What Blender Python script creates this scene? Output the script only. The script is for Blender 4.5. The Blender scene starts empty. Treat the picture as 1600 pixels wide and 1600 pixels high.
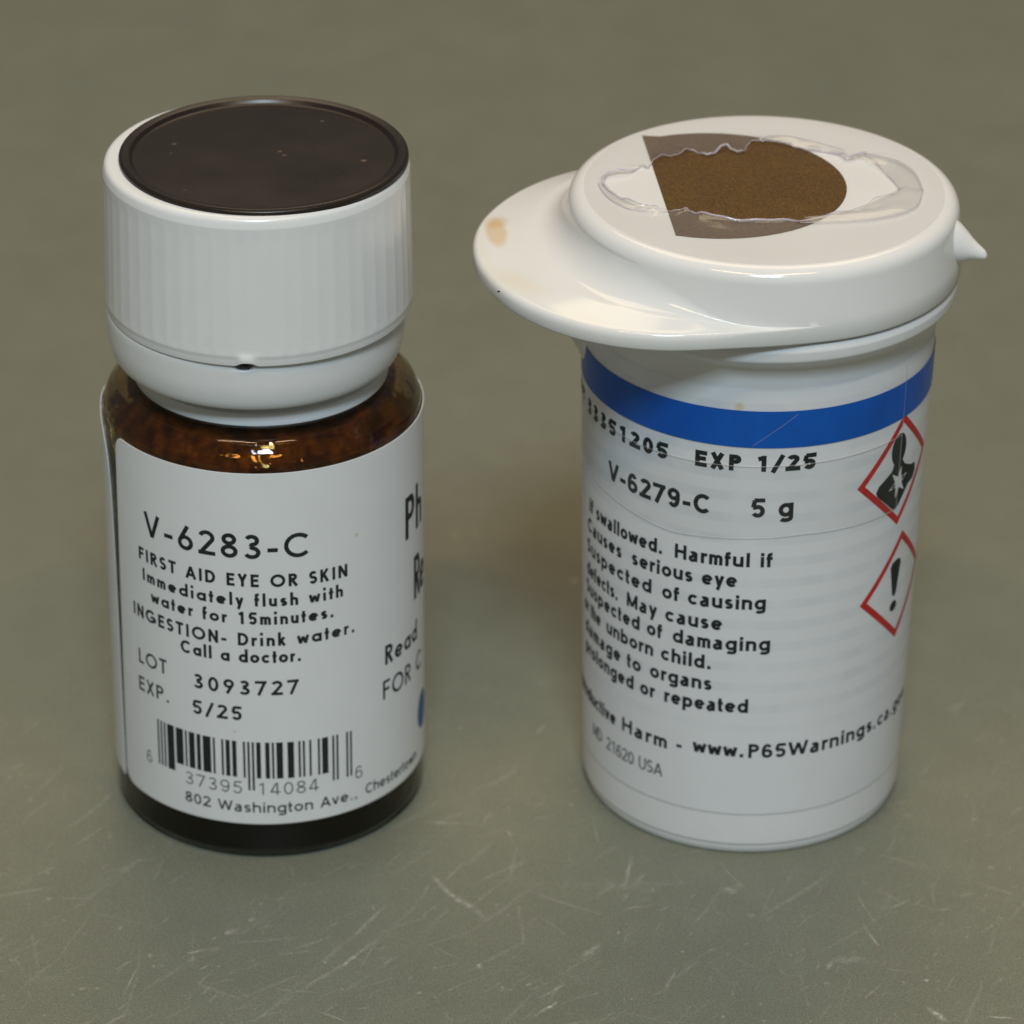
import bpy, bmesh, math, random
from mathutils import Vector, Matrix
random.seed(7)
S = 0.01                      # everything below is measured in centimetres
PI = math.pi
sc = bpy.context.scene
col = sc.collection

# ------------------------------------------------------------------ camera
CAM = Vector((0.0, -42.643, 27.925))
FW = Vector((0.0, 0.87646, -0.48147)); RT = Vector((0.99995, 0.00467, 0.00851)); UP = Vector((-0.00971, 0.48144, 0.87642))
cd = bpy.data.cameras.new('camera'); cam = bpy.data.objects.new('camera', cd); col.objects.link(cam)
m = Matrix.Identity(4)
for i in range(3):
    m[i][0], m[i][1], m[i][2], m[i][3] = RT[i], UP[i], -FW[i], CAM[i] * S
cam.matrix_world = m
cd.sensor_width = 36; cd.lens = 6234.1 / 1600 * 36
cd.clip_start = 0.01; cd.clip_end = 50
cd.dof.use_dof = True; cd.dof.focus_distance = 46.6 * S; cd.dof.aperture_fstop = 26
sc.camera = cam

# ------------------------------------------------------------------ light
sc.view_settings.view_transform = 'Standard'; sc.view_settings.look = 'None'
sc.view_settings.exposure = 0; sc.view_settings.gamma = 1
w = bpy.data.worlds.new('World'); sc.world = w; w.use_nodes = True
w.node_tree.nodes['Background'].inputs[0].default_value = (0.97, 0.97, 1.0, 1)
w.node_tree.nodes['Background'].inputs[1].default_value = 0.10

def area(name, elev, az, dist, sx, sy, power, color, spin=0):
    e, a = math.radians(elev), math.radians(az)
    d = Vector((math.sin(a) * math.cos(e), -math.cos(a) * math.cos(e), math.sin(e)))
    l = bpy.data.lights.new(name, 'AREA'); l.shape = 'RECTANGLE'; l.size = sx; l.size_y = sy
    l.energy = power; l.color = color
    o = bpy.data.objects.new(name, l); col.objects.link(o)
    o.location = d * dist + Vector((0, 0, 0.05))
    o.rotation_euler = (-d).to_track_quat('-Z', 'Y').to_euler(); o.rotation_euler.rotate_axis('Z', math.radians(spin))
    return o
area('window_light', 52, 2, 1.7, 0.34, 0.34, 18.0, (0.71, 0.885, 1.0))
area('ceiling_tube', 64, -28, 2.0, 0.55, 0.06, 6.0, (1.0, 0.68, 0.36))
area('ceiling_tube', 64, 30, 2.0, 0.55, 0.06, 6.0, (1.0, 0.68, 0.36))
area('ceiling_panel', 56, 176, 2.0, 1.3, 1.0, 12.5, (1.0, 0.78, 0.50))

# ------------------------------------------------------------------ materials
def nodes(name):
    mt = bpy.data.materials.new(name); mt.use_nodes = True
    return mt, mt.node_tree.nodes, mt.node_tree.links, mt.node_tree.nodes['Principled BSDF']
def pmat(name, c, rough=0.4, spec=0.5, noise=0.0, nscale=300, bump=0.0, bscale=600, coat=0.0, sss=0.0):
    mt, N, L, b = nodes(name)
    b.inputs['Base Color'].default_value = (*c, 1); b.inputs['Roughness'].default_value = rough
    b.inputs['Specular IOR Level'].default_value = spec
    if coat: b.inputs['Coat Weight'].default_value = coat; b.inputs['Coat Roughness'].default_value = 0.06
    if sss:
        b.inputs['Subsurface Weight'].default_value = sss; b.inputs['Subsurface Radius'].default_value = (1, .9, .8); b.inputs['Subsurface Scale'].default_value = 0.0012
    tc = N.new('ShaderNodeTexCoord')
    if noise:
        n = N.new('ShaderNodeTexNoise'); n.inputs['Scale'].default_value = nscale; n.inputs['Detail'].default_value = 4
        L.new(tc.outputs['Object'], n.inputs['Vector'])
        mr = N.new('ShaderNodeMapRange'); mr.inputs[1].default_value = .3; mr.inputs[2].default_value = .7
        mr.inputs[3].default_value = 1 - noise; mr.inputs[4].default_value = 1 + noise
        L.new(n.outputs['Fac'], mr.inputs[0])
        mx = N.new('ShaderNodeMix'); mx.data_type = 'RGBA'; mx.blend_type = 'MULTIPLY'; mx.inputs[0].default_value = 1
        mx.inputs[6].default_value = (*c, 1); L.new(mr.outputs[0], mx.inputs[7]); L.new(mx.outputs[2], b.inputs['Base Color'])
    if bump:
        n2 = N.new('ShaderNodeTexNoise'); n2.inputs['Scale'].default_value = bscale; n2.inputs['Detail'].default_value = 3
        L.new(tc.outputs['Object'], n2.inputs['Vector'])
        bp = N.new('ShaderNodeBump'); bp.inputs['Strength'].default_value = bump; bp.inputs['Distance'].default_value = 0.0004
        L.new(n2.outputs['Fac'], bp.inputs['Height']); L.new(bp.outputs[0], b.inputs['Normal'])
    return mt

def noise_node(N, L, scale, detail=3, vec=None, w=None):
    n = N.new('ShaderNodeTexNoise'); n.inputs['Scale'].default_value = scale; n.inputs['Detail'].default_value = detail
    if vec is None:
        tc = N.new('ShaderNodeTexCoord'); vec = tc.outputs['Object']
    L.new(vec, n.inputs['Vector']); return n.outputs['Fac']
def maprange(N, L, v, a, b, c, d):
    r = N.new('ShaderNodeMapRange'); r.inputs[1].default_value = a; r.inputs[2].default_value = b
    r.inputs[3].default_value = c; r.inputs[4].default_value = d; L.new(v, r.inputs[0]); return r.outputs[0]
def mixc(N, L, f, a, b, mode='MIX'):
    x = N.new('ShaderNodeMix'); x.data_type = 'RGBA'; x.blend_type = mode
    for s_, v in ((0, f), (6, a), (7, b)):
        if hasattr(v, 'links') or hasattr(v, 'is_linked'): L.new(v, x.inputs[s_])
        elif s_ == 0: x.inputs[0].default_value = v
        else: x.inputs[s_].default_value = (*v, 1)
    return x.outputs[2]
def blot(N, L, co, cx, cy, rx, ry, edge=0.35, rot=0.0, wob=0.25, wscale=500):
    """soft spot in the object's own x,y (cm): 1 inside, 0 outside"""
    mp = N.new('ShaderNodeMapping'); mp.vector_type = 'TEXTURE'
    mp.inputs['Location'].default_value = (cx * S, cy * S, 0); mp.inputs['Rotation'].default_value = (0, 0, rot)
    mp.inputs['Scale'].default_value = (rx * S, ry * S, 1); L.new(co, mp.inputs['Vector'])
    sx = N.new('ShaderNodeSeparateXYZ'); L.new(mp.outputs[0], sx.inputs[0])
    cx_ = N.new('ShaderNodeCombineXYZ'); L.new(sx.outputs[0], cx_.inputs[0]); L.new(sx.outputs[1], cx_.inputs[1])
    ln = N.new('ShaderNodeVectorMath'); ln.operation = 'LENGTH'; L.new(cx_.outputs[0], ln.inputs[0])
    nz = noise_node(N, L, wscale, 3, co)
    ad = N.new('ShaderNodeMath'); ad.operation = 'MULTIPLY_ADD'; L.new(nz, ad.inputs[0]); ad.inputs[1].default_value = wob * 2
    L.new(ln.outputs['Value'], ad.inputs[2])
    return maprange(N, L, ad.outputs[0], 1 - edge + wob, 1 + edge + wob, 1, 0)

# table: matt grey-green laminate
def table_material():
    mt, N, L, b = nodes('grey_green_laminate')
    tc = N.new('ShaderNodeTexCoord'); co = tc.outputs['Object']
    n1 = maprange(N, L, noise_node(N, L, 14, 5, co), .35, .65, 0, 1)
    c = mixc(N, L, n1, (0.168, 0.176, 0.131), (0.174, 0.181, 0.135))
    n2 = maprange(N, L, noise_node(N, L, 160, 4, co), .35, .7, .97, 1.04)
    c = mixc(N, L, 1.0, c, n2, 'MULTIPLY')
    n3 = maprange(N, L, noise_node(N, L, 4200, 2, co), .3, .7, .72, 1.28)
    c = mixc(N, L, 1.0, c, n3, 'MULTIPLY')
    # coloured grain of the laminate
    nn = N.new('ShaderNodeTexNoise'); nn.inputs['Scale'].default_value = 2600; L.new(co, nn.inputs['Vector'])
    c = mixc(N, L, 0.22, c, nn.outputs['Color'], 'OVERLAY')
    # small pale flecks of wear
    v = N.new('ShaderNodeTexVoronoi'); v.inputs['Scale'].default_value = 150; L.new(co, v.inputs['Vector'])
    fl = maprange(N, L, v.outputs['Distance'], .05, .13, 1, 0)
    gate = maprange(N, L, noise_node(N, L, 90, 2, co), .58, .66, 0, .55)
    mm = N.new('ShaderNodeMath'); mm.operation = 'MULTIPLY'; L.new(fl, mm.inputs[0]); L.new(gate, mm.inputs[1])
    c = mixc(N, L, mm.outputs[0], c, (0.36, 0.34, 0.27))
    L.new(c, b.inputs['Base Color'])
    L.new(maprange(N, L, noise_node(N, L, 60, 5, co), .3, .7, .36, .52), b.inputs['Roughness'])
    b.inputs['Specular IOR Level'].default_value = 0.42
    bp = N.new('ShaderNodeBump'); bp.inputs['Strength'].default_value = .12; bp.inputs['Distance'].default_value = .0003
    L.new(noise_node(N, L, 900, 3, co), bp.inputs['Height']); L.new(bp.outputs[0], b.inputs['Normal'])
    return mt
def scratch_material():
    mt, N, L, b = nodes('scratched_laminate')
    b.inputs['Base Color'].default_value = (0.58, 0.56, 0.48, 1); b.inputs['Roughness'].default_value = .6
    at = N.new('ShaderNodeAttribute'); at.attribute_name = 'wear'
    n = maprange(N, L, noise_node(N, L, 1300, 3), .35, .62, .25, 1.0)
    mu = N.new('ShaderNodeMath'); mu.operation = 'MULTIPLY'; L.new(at.outputs['Fac'], mu.inputs[0]); L.new(n, mu.inputs[1])
    tr = N.new('ShaderNodeBsdfTransparent'); mx = N.new('ShaderNodeMixShader')
    L.new(mu.outputs[0], mx.inputs[0]); L.new(tr.outputs[0], mx.inputs[1]); L.new(b.outputs[0], mx.inputs[2])
    L.new(mx.outputs[0], N['Material Output'].inputs[0]); return mt
def film_material(name, veil, c=(0.88, 0.85, 0.86), rough=.12, through=.5):
    mt, N, L, b = nodes(name)
    b.inputs['Base Color'].default_value = (*c, 1); b.inputs['Roughness'].default_value = rough; b.inputs['Specular IOR Level'].default_value = .6
    tl = N.new('ShaderNodeBsdfTranslucent'); tl.inputs[0].default_value = (*c, 1)
    m0 = N.new('ShaderNodeMixShader'); m0.inputs[0].default_value = through; L.new(b.outputs[0], m0.inputs[1]); L.new(tl.outputs[0], m0.inputs[2])
    gl = N.new('ShaderNodeBsdfGlossy'); gl.inputs['Roughness'].default_value = rough
    tr = N.new('ShaderNodeBsdfTransparent')
    lw = N.new('ShaderNodeLayerWeight'); lw.inputs[0].default_value = .5
    pw = N.new('ShaderNodeMath'); pw.operation = 'POWER'; L.new(lw.outputs['Facing'], pw.inputs[0]); pw.inputs[1].default_value = 5
    fr = N.new('ShaderNodeMath'); fr.operation = 'MULTIPLY_ADD'; L.new(pw.outputs[0], fr.inputs[0]); fr.inputs[1].default_value = .6; fr.inputs[2].default_value = .045
    mx = N.new('ShaderNodeMixShader'); mx.inputs[0].default_value = veil; L.new(tr.outputs[0], mx.inputs[1]); L.new(m0.outputs[0], mx.inputs[2])
    m2 = N.new('ShaderNodeMixShader'); L.new(fr.outputs[0], m2.inputs[0]); L.new(mx.outputs[0], m2.inputs[1]); L.new(gl.outputs[0], m2.inputs[2])
    L.new(m2.outputs[0], N['Material Output'].inputs[0]); return mt
def lid_material():
    mt, N, L, b = nodes('white_lid_plastic')
    tc = N.new('ShaderNodeTexCoord'); co = tc.outputs['Object']
    c = mixc(N, L, maprange(N, L, noise_node(N, L, 60, 4, co), .3, .7, 0, 1), (0.80, 0.79, 0.765), (0.83, 0.82, 0.80))
    # coffee-coloured stain at the tip of the visor, darker along its rim
    s1 = blot(N, L, co, -3.22, 0.08, .12, .40, .25, .12, .18)
    s1b = blot(N, L, co, -3.22, 0.38, .12, .16, .5, 0, .2)
    s2 = blot(N, L, co, -2.98, -1.28, .16, .46, .5, .72, .3)
    s3 = blot(N, L, co, -3.36, -0.42, .06, .40, .7, .2, .3)
    s4 = blot(N, L, co, -2.2, -2.2, .10, .30, .8, .9, .4)
    def k(v, f):
        q = N.new('ShaderNodeMath'); q.operation = 'MULTIPLY'; L.new(v, q.inputs[0]); q.inputs[1].default_value = f; return q.outputs[0]
    c = mixc(N, L, k(s1, .75), c, (0.74, 0.55, 0.32)); c = mixc(N, L, k(s1b, .5), c, (0.66, 0.40, 0.16))
    c = mixc(N, L, k(s2, .36), c, (0.77, 0.66, 0.46)); c = mixc(N, L, k(s3, .22), c, (0.78, 0.66, 0.46)); c = mixc(N, L, k(s4, .12), c, (0.76, 0.66, 0.5))
    # a few specks of dirt
    v = N.new('ShaderNodeTexVoronoi'); v.inputs['Scale'].default_value = 130; L.new(co, v.inputs['Vector'])
    f = maprange(N, L, v.outputs['Distance'], .04, .10, 1, 0)
    g = maprange(N, L, noise_node(N, L, 70, 2, co), .62, .68, 0, .5)
    mm = N.new('ShaderNodeMath'); mm.operation = 'MULTIPLY'; L.new(f, mm.inputs[0]); L.new(g, mm.inputs[1])
    c = mixc(N, L, mm.outputs[0], c, (0.45, 0.36, 0.26))
    L.new(c, b.inputs['Base Color']); b.inputs['Specular IOR Level'].default_value = .5
    L.new(maprange(N, L, noise_node(N, L, 250, 4, co), .3, .7, .09, .15), b.inputs['Roughness'])
    b.inputs['Subsurface Weight'].default_value = .15; b.inputs['Subsurface Radius'].default_value = (1, .9, .75); b.inputs['Subsurface Scale'].default_value = .001
    bp = N.new('ShaderNodeBump'); bp.inputs['Strength'].default_value = .05; bp.inputs['Distance'].default_value = .0005
    L.new(noise_node(N, L, 160, 3, co), bp.inputs['Height']); L.new(bp.outputs[0], b.inputs['Normal'])
    return mt
def paper_material(name, c, spots, ghost=False, rough=.42):
    mt, N, L, b = nodes(name)
    tc = N.new('ShaderNodeTexCoord'); co = tc.outputs['Object']
    cc = mixc(N, L, maprange(N, L, noise_node(N, L, 220, 5, co), .3, .7, 0, 1), tuple(v * .975 for v in c), c)
    if ghost:   # ruled lines of a second layer of print showing through the paper
        sx = N.new('ShaderNodeSeparateXYZ'); L.new(co, sx.inputs[0])
        q = N.new('ShaderNodeMath'); q.operation = 'MULTIPLY'; L.new(sx.outputs[2], q.inputs[0]); q.inputs[1].default_value = 2 * PI / (0.30 * S)
        si = N.new('ShaderNodeMath'); si.operation = 'SINE'; L.new(q.outputs[0], si.inputs[0])
        band = maprange(N, L, si.outputs[0], -.1, .5, 0, .28)
        lim = maprange(N, L, sx.outputs[2], 1.6 * S, 2.2 * S, 0, 1)
        q2 = N.new('ShaderNodeMath'); q2.operation = 'MULTIPLY'; L.new(band, q2.inputs[0]); L.new(lim, q2.inputs[1])
        q3 = N.new('ShaderNodeMath'); q3.operation = 'MULTIPLY'; L.new(q2.outputs[0], q3.inputs[0])
        mpn = N.new('ShaderNodeMapping'); mpn.inputs['Scale'].default_value = (1, 1, .2); L.new(co, mpn.inputs[0])
        L.new(maprange(N, L, noise_node(N, L, 240, 3, mpn.outputs[0]), .35, .6, .2, 1), q3.inputs[1])
        cc = mixc(N, L, q3.outputs[0], cc, (0.52, 0.55, 0.60))
    for (x, y, z, r, sc_) in spots:   # small stains at a place on the label
        vm = N.new('ShaderNodeVectorMath'); vm.operation = 'DISTANCE'; L.new(co, vm.inputs[0]); vm.inputs[1].default_value = (x * S, y * S, z * S)
        cc = mixc(N, L, maprange(N, L, vm.outputs['Value'], r * .4 * S, r * S, .75, 0), cc, sc_)
    L.new(cc, b.inputs['Base Color']); b.inputs['Roughness'].default_value = rough; b.inputs['Specular IOR Level'].default_value = .4
    bp = N.new('ShaderNodeBump'); bp.inputs['Strength'].default_value = .06; bp.inputs['Distance'].default_value = .0004
    L.new(noise_node(N, L, 130, 3, co), bp.inputs['Height']); L.new(bp.outputs[0], b.inputs['Normal'])
    return mt
def glass_material():
    mt, N, L, b = nodes('amber_glass')
    b.inputs['Base Color'].default_value = (0.53, 0.335, 0.105, 1); b.inputs['Transmission Weight'].default_value = 1
    b.inputs['Roughness'].default_value = .02; b.inputs['IOR'].default_value = 1.5
    bp = N.new('ShaderNodeBump'); bp.inputs['Strength'].default_value = .45; bp.inputs['Distance'].default_value = .0006
    L.new(noise_node(N, L, 170, 3), bp.inputs['Height']); L.new(bp.outputs[0], b.inputs['Normal'])
    return mt
def powder_material():
    mt, N, L, b = nodes('brown_powder')
    tc = N.new('ShaderNodeTexCoord'); co = tc.outputs['Object']
    f1 = maprange(N, L, noise_node(N, L, 420, 6, co), .42, .74, 0, 1)
    c = mixc(N, L, f1, (0.07, 0.042, 0.012), (0.62, 0.36, 0.07))
    c = mixc(N, L, maprange(N, L, noise_node(N, L, 1500, 3, co), .3, .7, 0, .6), c, (0.12, 0.05, 0.015))
    L.new(c, b.inputs['Base Color']); b.inputs['Roughness'].default_value = .9; return mt
def cap_disc_material():
    mt, N, L, b = nodes('dark_brown_insert')
    tc = N.new('ShaderNodeTexCoord'); co = tc.outputs['Object']
    v = N.new('ShaderNodeTexVoronoi'); v.inputs['Scale'].default_value = 330; L.new(co, v.inputs['Vector'])
    f = maprange(N, L, v.outputs['Distance'], .06, .14, 1, 0)
    g = maprange(N, L, noise_node(N, L, 230, 2, co), .52, .60, 0, .8)
    mm = N.new('ShaderNodeMath'); mm.operation = 'MULTIPLY'; L.new(f, mm.inputs[0]); L.new(g, mm.inputs[1])
    c = mixc(N, L, maprange(N, L, noise_node(N, L, 90, 4, co), .3, .7, 0, 1), (0.016, 0.0115, 0.009), (0.022, 0.016, 0.012))
    c = mixc(N, L, mm.outputs[0], c, (0.22, 0.13, 0.08))
    L.new(c, b.inputs['Base Color'])
    L.new(maprange(N, L, noise_node(N, L, 120, 4, co), .3, .7, .26, .36), b.inputs['Roughness']); b.inputs['Specular IOR Level'].default_value = .4
    return mt
def kraft_material():
    mt, N, L, b = nodes('brown_speckled_seal')
    tc = N.new('ShaderNodeTexCoord'); co = tc.outputs['Object']
    c = mixc(N, L, maprange(N, L, noise_node(N, L, 4200, 2, co), .34, .68, 0, 1), (0.058, 0.027, 0.005), (0.16, 0.078, 0.012))
    c = mixc(N, L, maprange(N, L, noise_node(N, L, 120, 3, co), .3, .7, 0, .35), c, (0.05, 0.03, 0.01))
    L.new(c, b.inputs['Base Color']); b.inputs['Roughness'].default_value = .5; b.inputs['Specular IOR Level'].default_value = .3; return mt

M = dict(
    table=table_material(), scratch=scratch_material(),
    cap=pmat('white_cap_plastic', (0.80, 0.80, 0.79), .20, .45, .012, 200, .03, 220, sss=.15),
    ring=pmat('white_ring_plastic', (0.78, 0.785, 0.78), .26, .45, .012, 200, .03, 220, sss=.15),
    disc=cap_disc_material(), glass=glass_material(), powder=powder_material(),
    dark=pmat('painted_shade_black', (0.006, 0.005, 0.005), .6, .1),  # near-black standing in for shade inside the bottle and the cap
    paper=paper_material('white_label_paper', (0.79, 0.80, 0.80), [(1.21, -1.57, 4.47, .035, (.62, .5, .3)), (-.3, -1.97, 1.9, .03, (.6, .57, .5))]),
    paper2=paper_material('white_printed_label', (0.78, 0.785, 0.80), [(-0.33, -2.15, 6.39, .075, (.66, .52, .3)), (-1.42, -1.5, .5, .05, (.45, .44, .40)), (-1.2, -1.72, .44, .05, (.5, .5, .45))], True, .34),
    body=pmat('white_bottle_plastic', (0.79, 0.785, 0.785), .26, .5, .015, 150, .04, 150, sss=.15),
    blue=pmat('blue_print', (0.007, 0.098, 0.45), .33, .25, .08, 260),
    ink=pmat('black_ink', (0.018, 0.022, 0.022), .55, .3, .35, 1500),
    inklight=pmat('grey_ink', (0.10, 0.11, 0.11), .55, .3, .35, 1500),
    red=pmat('red_print', (0.55, 0.022, 0.022), .45, .4, .15, 600),
    logo=pmat('blue_logo_print', (0.02, 0.11, 0.33), .45, .4, .1, 600),
    lid=lid_material(), kraft=kraft_material(),
    film=film_material('clear_film', .15, (0.93, 0.89, 0.87), .12, .35), fold=film_material('folded_film', .16, (0.74, 0.71, 0.66)), edge=film_material('film_edge', .55, (0.80, 0.74, 0.82), .1, .3),
    tape=film_material('clear_tape', .0, (.9, .9, .9), .1), tapeedge=film_material('tape_edge', .30, (0.85, 0.84, 0.83), .3),
    speck=pmat('dark_speck', (0.03, 0.02, 0.015), .6),
)

# ------------------------------------------------------------------ mesh helpers
def thing(name, label, cat, x, y):
    o = bpy.data.objects.new(name, None); col.objects.link(o); o.location = (x * S, y * S, 0)
    o.empty_display_size = .01; o['label'] = label; o['category'] = cat; return o
def mesh(name, verts, faces, mat, parent=None, smooth=True, sharp=None, mats=None, fmat=None, label=None):
    me = bpy.data.meshes.new(name); me.from_pydata([(x * S, y * S, z * S) for x, y, z in verts], [], faces)
    for mm in (mats or [mat]): me.materials.append(mm)
    if fmat: me.polygons.foreach_set('material_index', fmat)
    bm = bmesh.new(); bm.from_mesh(me)
    if sharp is not None:
        for e in bm.edges:
            if len(e.link_faces) == 2 and e.calc_face_angle(0) > math.radians(sharp): e.smooth = False
    for f in bm.faces: f.smooth = smooth
    bm.to_mesh(me); bm.free()
    o = bpy.data.objects.new(name, me); col.objects.link(o)
    if parent: o.parent = parent
    if label: o['label'] = label
    return o
def face_out(o, up=True):
    """turn every face of a thin sheet upwards, or away from the bottle's axis"""
    bm = bmesh.new(); bm.from_mesh(o.data); bm.normal_update()
    bad = [f for f in bm.faces if (f.normal.z if up else f.normal.x * f.calc_center_median().x + f.normal.y * f.calc_center_median().y) < 0]
    bmesh.ops.reverse_faces(bm, faces=bad); bm.to_mesh(o.data); bm.free(); return o
def solid(o):
    bm = bmesh.new(); bm.from_mesh(o.data); bmesh.ops.recalc_face_normals(bm, faces=bm.faces); bm.to_mesh(o.data); bm.free(); return o
def rounded(pts, n=6):
    """polyline of (r, z, corner radius) -> polyline with rounded corners"""
    out = []
    for i, p in enumerate(pts):
        rad = p[2] if len(p) > 2 else 0
        if rad <= 0 or i in (0, len(pts) - 1): out.append((p[0], p[1])); continue
        P = Vector(p[:2]); A = Vector(pts[i - 1][:2]); B = Vector(pts[i + 1][:2])
        u = (A - P).normalized(); v = (B - P).normalized(); half = u.angle(v) / 2
        t = min(rad / math.tan(half), (A - P).length * .49, (B - P).length * .49); rr = t * math.tan(half)
        c = P + (u + v).normalized() * (rr / math.sin(half)); a0 = P + u * t - c; a1 = P + v * t - c
        b0 = math.atan2(a0.y, a0.x); tot = (math.atan2(a1.y, a1.x) - b0 + PI) % (2 * PI) - PI
        for k in range(n + 1): out.append((c.x + rr * math.cos(b0 + tot * k / n), c.y + rr * math.sin(b0 + tot * k / n)))
    return out
def lathe(name, prof, mat, parent, n=160, fn=None, closed=False, sharp=38, dx=0, dy=0):
    V, F = [], []; k = len(prof)
    for i in range(n):
        a = 2 * PI * i / n
        for j, (r, z) in enumerate(prof):
            if fn: r, z = fn(a, r, z)
            V.append((dx + r * math.sin(a), dy - r * math.cos(a), z))
    for i in range(n):
        b, c = i * k, ((i + 1) % n) * k
        for j in range(k - 1): F.append((b + j, c + j, c + j + 1, b + j + 1))
    o = mesh(name, V, F, mat, parent, True, sharp)
    bm = bmesh.new(); bm.from_mesh(o.data); bmesh.ops.remove_doubles(bm, verts=bm.verts, dist=1e-7)
    bmesh.ops.recalc_face_normals(bm, faces=bm.faces); bm.to_mesh(o.data); bm.free(); return o
def tube(path, rad, closed=False, seg=6):
    """path of (x,y,z), rad number or list -> verts, faces"""
    V, F = [], []; n = len(path)
    P = [Vector(p) for p in path]
    for i in range(n):
        t = (P[(i + 1) % n] - P[i - 1]) if closed else (P[min(i + 1, n - 1)] - P[max(i - 1, 0)])
        t.normalize(); u = Vector((0, 0, 1)).cross(t)
        if u.length < 1e-6: u = Vector((1, 0, 0))
        u.normalize(); v = t.cross(u); r = rad[i] if isinstance(rad, list) else rad
        for k in range(seg):
            a = 2 * PI * k / seg; q = P[i] + u * (r * math.cos(a)) + v * (r * math.sin(a)); V.append(tuple(q))
    for i in range(n if closed else n - 1):
        b, c = i * seg, ((i + 1) % n) * seg
        for k in range(seg): F.append((b + k, b + (k + 1) % seg, c + (k + 1) % seg, c + k))
    return V, F
def catmull(pts, closed=True, sub=5):
    out = []; n = len(pts)
    for i in range(n if closed else n - 1):
        g = (lambda q: pts[q % n]) if closed else (lambda q: pts[max(0, min(n - 1, q))])
        p0, p1, p2, p3 = g(i - 1), g(i), g(i + 1), g(i + 2)
        for k in range(sub):
            t = k / sub
            out.append(tuple(.5 * (2 * b + (c - a) * t + (2 * a - 5 * b + 4 * c - d) * t * t + (3 * b - a - 3 * c + d) * t ** 3) for a, b, c, d in zip(p0, p1, p2, p3)))
    if not closed: out.append(tuple(pts[-1]))
    return out
def interp(x, tab):
    if x <= tab[0][0]: return tab[0][1]
    for (a, va), (b, vb) in zip(tab, tab[1:]):
        if x <= b:
            t = (x - a) / (b - a); return va + (vb - va) * t
    return tab[-1][1]
def smooth01(t): t = max(0, min(1, t)); return t * t * (3 - 2 * t)

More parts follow.
